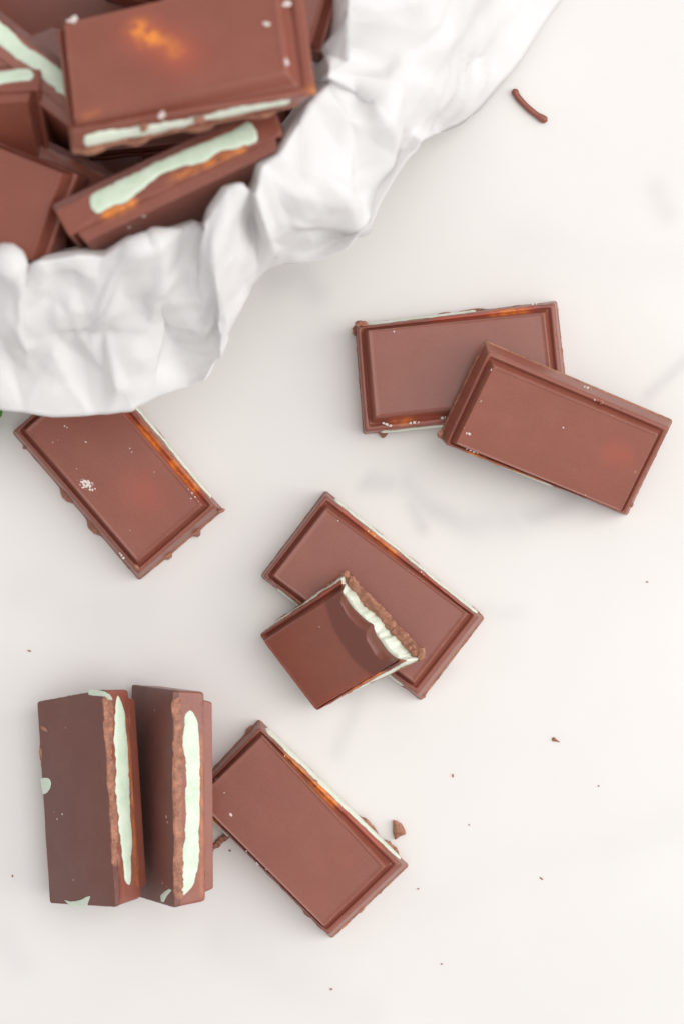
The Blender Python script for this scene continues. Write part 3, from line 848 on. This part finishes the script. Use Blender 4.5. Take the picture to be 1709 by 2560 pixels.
pile('dark chocolate low at the right inside of the paper liner', 690, 270, 32, (0.35, 0.93, 0.0), (-0.3, 0.1, 0.95), 79, [], down=0, L=50)
pile('dark chocolate low in the pile above the paper notch', 110, 460, 30, (0.97, -0.2, 0.0), (0.0, -0.2, 0.98), 80, [], down=0, L=50)
pile('dark chocolate under the diagonal green band at upper left', 60, 240, 40, (0.9, 0.4, 0.0), (0.1, 0.0, 0.99), 81, [], down=0, L=50)
pile('dark chocolate low in the pile under the amber spotted piece', 470, 230, 34, (0.98, 0.1, 0.0), (0.0, 0.1, 0.99), 82, [], down=0, L=50)

# ------------------------------------------------------------------ crumpled paper liner
COLS = [
 [(-170,590,70),(-190,680,66),(-200,760,54),(-205,840,38),(-205,900,26),(-200,950,20)],
 [(-60,640,72),(-60,720,66),(-55,800,52),(-50,890,36),(-45,960,25),(-45,1003,20)],
 [(18,648,75),(30,710,70),(15,800,52),(0,880,36),(5,960,26),(10,1020,21)],
 [(66,678,66),(60,715,60),(60,790,48),(70,860,40),(70,950,30),(65,1031,23)],
 [(98,656,74),(130,690,73),(140,790,58),(140,870,41),(135,960,28),(130,1044,20)],
 [(190,640,74),(190,675,73),(190,780,62),(185,835,54),(195,940,31),(200,1042,19)],
 [(255,641,70),(245,690,66),(240,780,55),(222,835,44),(255,940,33),(265,1036,19)],
 [(318,604,76),(300,690,70),(285,785,61),(262,850,44),(300,950,33),(325,1030,20)],
 [(370,609,73),(350,690,60),(350,755,58),(372,845,48),(350,940,36),(345,1020,22)],
 [(430,582,72),(405,680,58),(402,770,52),(412,860,42),(395,945,33),(388,1000,24)],
 [(490,563,70),(465,670,54),(470,760,46),(470,840,38),(455,915,27),(440,975,27)],
 [(512,572,68),(500,660,56),(505,760,45),(512,830,33),(502,890,27),(497,943,34)],
 [(521,570,77),(518,640,71),(527,720,57),(537,790,43),(542,840,37),(540,903,36)],
 [(532,530,81),(530,610,77),(541,720,63),(551,780,51),(553,830,42),(552,868,36)],
 [(570,473,85),(560,560,79),(570,660,65),(571,740,51),(571,790,41),(566,835,32)],
 [(606,463,85),(600,560,70),(605,650,58),(605,720,44),(602,760,36),(598,785,27)],
 [(626,478,76),(632,550,56),(640,610,50),(642,660,42),(640,690,34),(634,715,25)],
 [(640,486,80),(657,550,75),(676,600,62),(686,632,49),(684,655,38),(670,675,29)],
 [(650,455,77),(672,525,69),(700,590,57),(716,622,46),(720,645,37),(715,662,30)],
 [(656,413,80),(702,500,72),(752,570,58),(777,602,46),(788,628,36),(792,654,38)],
 [(700,388,78),(752,470,72),(802,530,60),(832,572,46),(850,592,36),(868,622,44)],
 [(728,335,77),(792,420,70),(864,480,62),(884,548,45),(902,572,36),(932,560,46)],
 [(770,272,75),(832,350,64),(878,410,60),(897,470,46),(930,492,36),(967,485,46)],
 [(812,222,74),(878,296,68),(905,330,62),(960,372,46),(985,384,35),(1012,402,44)],
 [(826,203,72),(892,235,58),(962,282,62),(1012,312,48),(1032,332,36),(1052,352,40)],
 [(822,188,77),(882,190,68),(982,200,63),(1062,240,46),(1078,272,30),(1105,330,14)],
 [(832,140,79),(902,140,66),(1002,150,60),(1092,172,46),(1128,222,18),(1195,278,5)],
 [(856,60,79),(932,60,72),(1042,80,58),(1122,102,48),(1180,140,15),(1280,178,3)],
 [(868,0,79),(942,-10,74),(1062,0,62),(1142,30,42),(1222,68,13),(1345,85,3)],
 [(870,-80,79),(952,-90,70),(1072,-100,58),(1172,-80,40),(1282,-60,12),(1420,-40,2.5)],
]
INNER = {26: {4: (800, 206, 66), 3: (752, 214, 54)}, 27: {4: (806, 162, 69), 3: (765, 186, 54)}, 28: {4: (838, 100, 71), 3: (812, 130, 54)}}
def make_paper():
    C = px2w(185, 40, 74 * MM)
    C = Vector((C.x, C.y, 0))
    mean_z = [sum(c[r][2] for c in COLS[:12]) / 12 for r in range(6)]
    def soft(ci, r, z):          # the broad front flap is nearly one sheet
        return z if ci > 12 or r == 0 else mean_z[r] + (z - mean_z[r]) * (0.2 if ci < 10 else 0.7)
    COLZ = [[(x, y, soft(ci, r, z)) for r, (x, y, z) in enumerate(c)] for ci, c in enumerate(COLS)]
    cols3 = [[px2w(x, y, (z if z < 18 else 38 + (z - 18) * 0.65) * MM) for x, y, z in c] for c in COLZ]
    # the rest of the ring, outside the picture
    a0 = math.atan2(*( (cols3[-1][0] - C).y, (cols3[-1][0] - C).x))
    a1 = math.atan2((cols3[0][0] - C).y, (cols3[0][0] - C).x)
    if a1 < a0: a1 += 2 * math.pi
    rnd = random.Random(12)
    m = 16
    for k in range(1, m):
        a = a0 + (a1 - a0) * k / m
        d = Vector((math.cos(a), math.sin(a), 0))
        zz = 3 * (1 if k % 2 else -1)
        c = []
        for r, z in ((52, 75 + zz * .5), (58, 70 + zz), (63, 60 + zz), (68, 48 + zz), (73, 34), (80 + rnd.uniform(-6, 8), 24 + zz)):
            c.append(C + d * (r + rnd.uniform(-1.5, 1.5)) * MM + Vector((0, 0, z * MM)))
        cols3.append(c)
    full = []
    for c in cols3:
        rim_ = c[0]; r = rim_ - C; r.z = 0
        inn = [C + r * 0.10 + Vector((0, 0, 1.0 * MM)), C + r * 0.66 + Vector((0, 0, 1.5 * MM)), C + r * 0.80 + Vector((0, 0, 22 * MM)),
               C + r * 0.90 + Vector((0, 0, rim_.z * 0.72)), C + r * 0.965 + Vector((0, 0, rim_.z - 5 * MM))]
        for row, p in INNER.get(len(full), {}).items(): inn[row] = px2w(p[0], p[1], p[2] * MM)
        full.append(inn + c)
    A = np.array([[tuple(p) for p in c] for c in full])          # cols x rows x 3
    def up_closed(A, k):
        n = A.shape[0]; out = []
        for i in range(n):
            p0, p1, p2, p3 = A[i - 1], A[i], A[(i + 1) % n], A[(i + 2) % n]
            for s in range(k):
                t = s / k
                lin = p1 * (1 - t) + p2 * t
                cr = 0.5 * ((2 * p1) + (-p0 + p2) * t + (2 * p0 - 5 * p1 + 4 * p2 - p3) * t * t + (-p0 + 3 * p1 - 3 * p2 + p3) * t ** 3)
                out.append(0.7 * lin + 0.3 * cr)
        return np.array(out)
    def up_open(A, k):
        A = np.swapaxes(A, 0, 1); n = A.shape[0]; out = []
        for i in range(n - 1):
            p1, p2 = A[i], A[i + 1]
            p0 = A[i - 1] if i else 2 * p1 - p2
            p3 = A[i + 2] if i + 2 < n else 2 * p2 - p1
            for s in range(k):
                t = s / k
                lin = p1 * (1 - t) + p2 * t
                cr = 0.5 * ((2 * p1) + (-p0 + p2) * t + (2 * p0 - 5 * p1 + 4 * p2 - p3) * t * t + (-p0 + 3 * p1 - 3 * p2 + p3) * t ** 3)
                out.append(0.7 * lin + 0.3 * cr)
        out.append(A[-1])
        return np.swapaxes(np.array(out), 0, 1)
    G = up_open(up_closed(A, 9), 9)
    nc, nr = G.shape[:2]
    # creases
    du = np.roll(G, -1, 0) - np.roll(G, 1, 0)
    dv = np.gradient(G, axis=1)
    N = np.cross(du, dv); N /= (np.linalg.norm(N, axis=2, keepdims=True) + 1e-12)
    rs = np.random.RandomState(3)
    H = np.zeros((nc, nr))
    rows0 = 5 * 9 - 2
    for k in range(110):
        ci, ri = rs.randint(nc), rs.randint(rows0, nr)
        P0 = G[ci, ri]
        th = rs.uniform(0, math.pi)
        e1 = du[ci, ri] / np.linalg.norm(du[ci, ri]); e2 = dv[ci, ri] / np.linalg.norm(dv[ci, ri])
        d = e1 * math.cos(th) + e2 * math.sin(th)
        q = e2 * math.cos(th) - e1 * math.sin(th)
        R = G - P0
        s_ = R @ q; l_ = R @ d
        w = rs.uniform(1.2, 3.2) * MM; L = rs.uniform(6, 20) * MM
        amp = rs.uniform(0.08, 0.30) * MM * (1 if rs.rand() < .55 else -1)
        H += amp * np.clip(1 - np.abs(s_) / w, 0, 1) * np.exp(-(l_ / L) ** 2) * np.exp(-(np.linalg.norm(R, axis=2) / (1.6 * L)) ** 2)
    # facets of crumpled paper: difference of two families of planes tangent to one bowl
    uu = (np.arange(nc) / nc)[:, None] * 2 * math.pi * 78 + np.zeros((1, nr))
    seg = np.linalg.norm(np.diff(G, axis=1), axis=2)
    vv = np.concatenate([np.zeros((nc, 1)), np.cumsum(seg, axis=1)], axis=1) / MM
    Q2 = np.stack([uu + 3 * np.sin(vv / 9), vv + 4 * np.sin(uu / 13)], 2)
    Q2[:, :, 0] *= 0.8
    for dd, amp in ((20.0, 2.3), (9.0, 0.5)):
        both = []
        for fam in range(2):
            m_ = int((Q2[:, :, 0].max() + 40) * (Q2[:, :, 1].max() + 40) / (dd * dd))
            sd = np.stack([rs.uniform(-20, Q2[:, :, 0].max() + 20, m_), rs.uniform(-20, Q2[:, :, 1].max() + 20, m_)], 1)
            best = np.full((nc, nr), -1e18)
            for q in sd:
                best = np.maximum(best, 2 * (Q2 @ q) - q @ q)
            both.append(best)
        dif = both[0] - both[1]
        H += dif / (np.abs(dif).std() + 1e-9) * amp * 0.45 * MM
    calm = np.ones(nc); calm[12 * 9:19 * 9] = 0.4
    H *= np.convolve(np.concatenate([calm[-9:], calm, calm[:9]]), np.ones(19) / 19, 'valid')[:, None]
    fade = np.clip((np.arange(nr) - rows0 + 4) / 6.0, 0, 1)[None, :] * (0.4 + 0.6 * np.clip((nr - 1 - np.arange(nr)) / 9.0, 0, 1))[None, :]
    G = G + N * (H * fade)[:, :, None]
    G[:, :, 2] = np.maximum(G[:, :, 2], 0.0006)
    V = G.reshape(-1, 3)
    F = [(i * nr + j, ((i + 1) % nc) * nr + j, ((i + 1) % nc) * nr + j + 1, i * nr + j + 1) for i in range(nc) for j in range(nr - 1)]
    F.append(tuple(i * nr for i in range(nc)))
    o = link_mesh('parchment_paper', V.tolist(), F, M_PAPER, sharp=180)
    so = o.modifiers.new('thickness', 'SOLIDIFY'); so.thickness = 0.00018; so.offset = 0
    tag(o, 'crumpled white parchment paper spilling round the pile of chocolates', 'paper')
make_paper()

# ------------------------------------------------------------------ small things on the marble
def rod(pts, r, name, label, cat):
    V, F = [], []
    n = 14
    P = [px2w(x, y, r * MM) for x, y in pts]
    Q = []
    for i in range(len(P) - 1):
        for s in range(6): Q.append(P[i].lerp(P[i + 1], s / 6))
    Q.append(P[-1])
    for _ in range(6): Q = [Q[0]] + [(Q[i - 1] + 2 * Q[i] + Q[i + 1]) / 4 for i in range(1, len(Q) - 1)] + [Q[-1]]
    m = len(Q)
    tot = sum((Q[i + 1] - Q[i]).length for i in range(m - 1))
    acc = 0
    for i, q in enumerate(Q):
        if i: acc += (Q[i] - Q[i - 1]).length
        d = (Q[min(m - 1, i + 1)] - Q[max(0, i - 1)]).normalized()
        s = Vector((d.y, -d.x, 0))
        e = min(acc, tot - acc) / (r * MM)
        k = math.sqrt(max(0.02, 1 - (1 - min(1, e)) ** 2)) * (1 + 0.10 * n1(acc * 400, 4) + (0.12 if acc / tot > .8 or acc / tot < .12 else 0))
        for j in range(n):
            a = 2 * math.pi * j / n
            V.append(q + (s * math.cos(a) + Vector((0, 0, 1)) * math.sin(a)) * r * MM * k)
    for i in range(m - 1):
        for j in range(n):
            F.append((i * n + j, i * n + (j + 1) % n, (i + 1) * n + (j + 1) % n, (i + 1) * n + j))
    F.append(tuple(range(n))); F.append(tuple(range((m - 1) * n, m * n)))
    c = sum(Q, Vector()) / m; c.z = 0
    o = link_mesh(name, [v - c for v in V], F, M_CHOC, sharp=60)
    o.location = c
    return tag(o, label, cat)
rod([(1283, 222), (1292, 243), (1320, 272), (1345, 291), (1367, 303)], 0.82, 'chocolate_sprinkle', 'thin curved chocolate strand alone on the marble, upper right', 'sprinkle')

GC = 'chocolate crumbs on the marble'
def shard(px, py, poly, h, label, seed, group=GC, name='chocolate_crumb'):
    """angular chip: polygon in pixels (relative), raised h mm with a peaked top"""
    c = px2w(px, py, 0)
    V, F = [], []
    if h < 0.5: poly = [(x * .8, y * .8) for x, y in poly]
    n = len(poly)
    for k, (z, s) in enumerate(((0.02, 1.0), (h * .45, 1.02), (h * .8, 0.8), (h, 0.35))):
        for i, (x, y) in enumerate(poly):
            j = 1 + 0.12 * n1(i * 1.7, seed + k)
            V.append(Vector((x * S * s * j, -y * S * s * j, z * MM)))
    for k in range(3):
        for i in range(n):
            F.append((k * n + i, k * n + (i + 1) % n, (k + 1) * n + (i + 1) % n, (k + 1) * n + i))
    F.append(tuple(reversed(range(n)))); F.append(tuple(range(3 * n, 4 * n)))
    o = link_mesh(name, V, F, M_ROUGH, sharp=25)
    o.location = c
    return tag(o, label, 'crumb', group)
shard(995, 2072, [(-13, -22), (-2, -20), (8, -12), (16, 2), (19, 12), (4, 17), (-8, 25), (-13, 8)], 2.0, 'largest chocolate chip alone on marble, right of the lowest flat piece', 1)
shard(1387, 1849, [(-8, -5), (-3, -6), (2, -1), (12, 6), (2, 5), (-8, 3)], .6, 'orange brown sliver of chocolate on open marble, lower right', 2)
shard(1131, 1939, [(-2, -5), (2, -4), (3, 4), (0, 6), (-2, 1)], .4, 'small upright crumb on open marble, between bitten piece and largest chip', 3)
shard(1495, 1965, [(-2, -2), (2, -2), (2, 2), (-2, 2)], .3, 'tiny round crumb on marble, rightmost below the orange brown sliver', 4)
shard(1172, 2062, [(-2, -2), (2, -1), (1, 2), (-2, 2)], .3, 'tiny crumb on marble, right of the largest chip', 5)
shard(1044, 2222, [(-4, -1), (2, -2), (4, 1), (-1, 2)], .35, 'tiny crumb on marble below the largest chip', 6)
shard(1352, 2196, [(-6, -5), (0, -2), (6, 2), (3, 5), (-3, 1)], .25, 'pale thin crumb smear on open marble, far lower right', 7)
shard(74, 1627, [(-6, -3), (2, -2), (7, 2), (0, 3)], .35, 'small crumb on marble above the two leaning pieces at left', 8)
shard(575, 2127, [(-4, -2), (2, -3), (4, 1), (-1, 3)], .4, 'tiny crumb beside the ragged crumb strip between standing and flat pieces', 9)
shard(828, 2473, [(-5, -2), (2, -3), (5, 1), (0, 3)], .3, 'tiny crumb on marble near the bottom photo edge', 10)
shard(1103, 2410, [(-3, -2), (2, -2), (3, 2), (-2, 2)], .25, 'faint crumb speck on marble, lower right near the bottom', 11)
shard(1616, 1455, [(-5, -1), (3, -2), (5, 1), (-2, 2)], .25, 'faint crumb on marble near the right photo edge', 12)
shard(32, 2190, [(-2, -4), (2, -3), (2, 4), (-2, 3)], .25, 'faint crumb on marble left of the tipped chocolate', 13)
# ragged strip of crumbs between the standing and the flat piece
V, F = [], []
bmx = bmesh.new(); bmesh.ops.create_icosphere(bmx, subdivisions=2, radius=1)
line = [(524, 2128), (533, 2116), (541, 2112), (549, 2104), (556, 2098), (564, 2092), (570, 2086)]
c0 = px2w(547, 2107, 0)
for i, (x, y) in enumerate(line):
    P_ = px2w(x, y, 0.8 * MM) - c0
    b = len(V)
    for v in bmx.verts:
        k = 1 + 0.4 * mnoise.noise(v.co * 2 + Vector((i, 5, 0)))
        V.append(P_ + Vector((v.co.x * 1.0 * k, v.co.y * .75 * k, v.co.z * .75 * k)) * MM)
    F += [tuple(b + v.index for v in f.verts) for f in bmx.faces]
bmx.free()
o = link_mesh('chocolate_crumb', V, F, M_ROUGH, sharp=35); o.location = c0
tag(o, 'ragged dark crumb strip on marble between the standing piece and lowest flat piece', 'crumb', GC)

# mint leaf at the left edge under the paper
def make_leaf():
    V, F = [], []
    nu, nv = 22, 10
    L, Wd = 30, 9
    for i in range(nu + 1):
        u = i / nu
        w = Wd * math.sin(math.pi * min(1, u * 0.96 + 0.02)) ** 0.75 * (1 + 0.06 * math.sin(u * 60))
        for j in range(nv + 1):
            v = 2 * j / nv - 1
            z = 1.6 + 1.5 * abs(v) + 0.35 * math.sin(u * 30 - abs(v) * 5) + 2.0 * math.sin(u * 2.6)
            V.append(Vector(((u - .5) * L, v * w, z)) * MM)
    for i in range(nu):
        for j in range(nv):
            a = i * (nv + 1) + j
            F.append((a, a + 1, a + nv + 2, a + nv + 1))
    o = link_mesh('mint_leaf', V, F, M_LEAF, sharp=180)
    s = o.modifiers.new('thickness', 'SOLIDIFY'); s.thickness = 0.0003
    o.location = px2w(-139, 1036, 0.4 * MM)
    o.rotation_euler = (0, 0, 0.05)
    tag(o, 'tip of a green mint leaf at the left photo edge under the paper', 'leaf')
make_leaf()
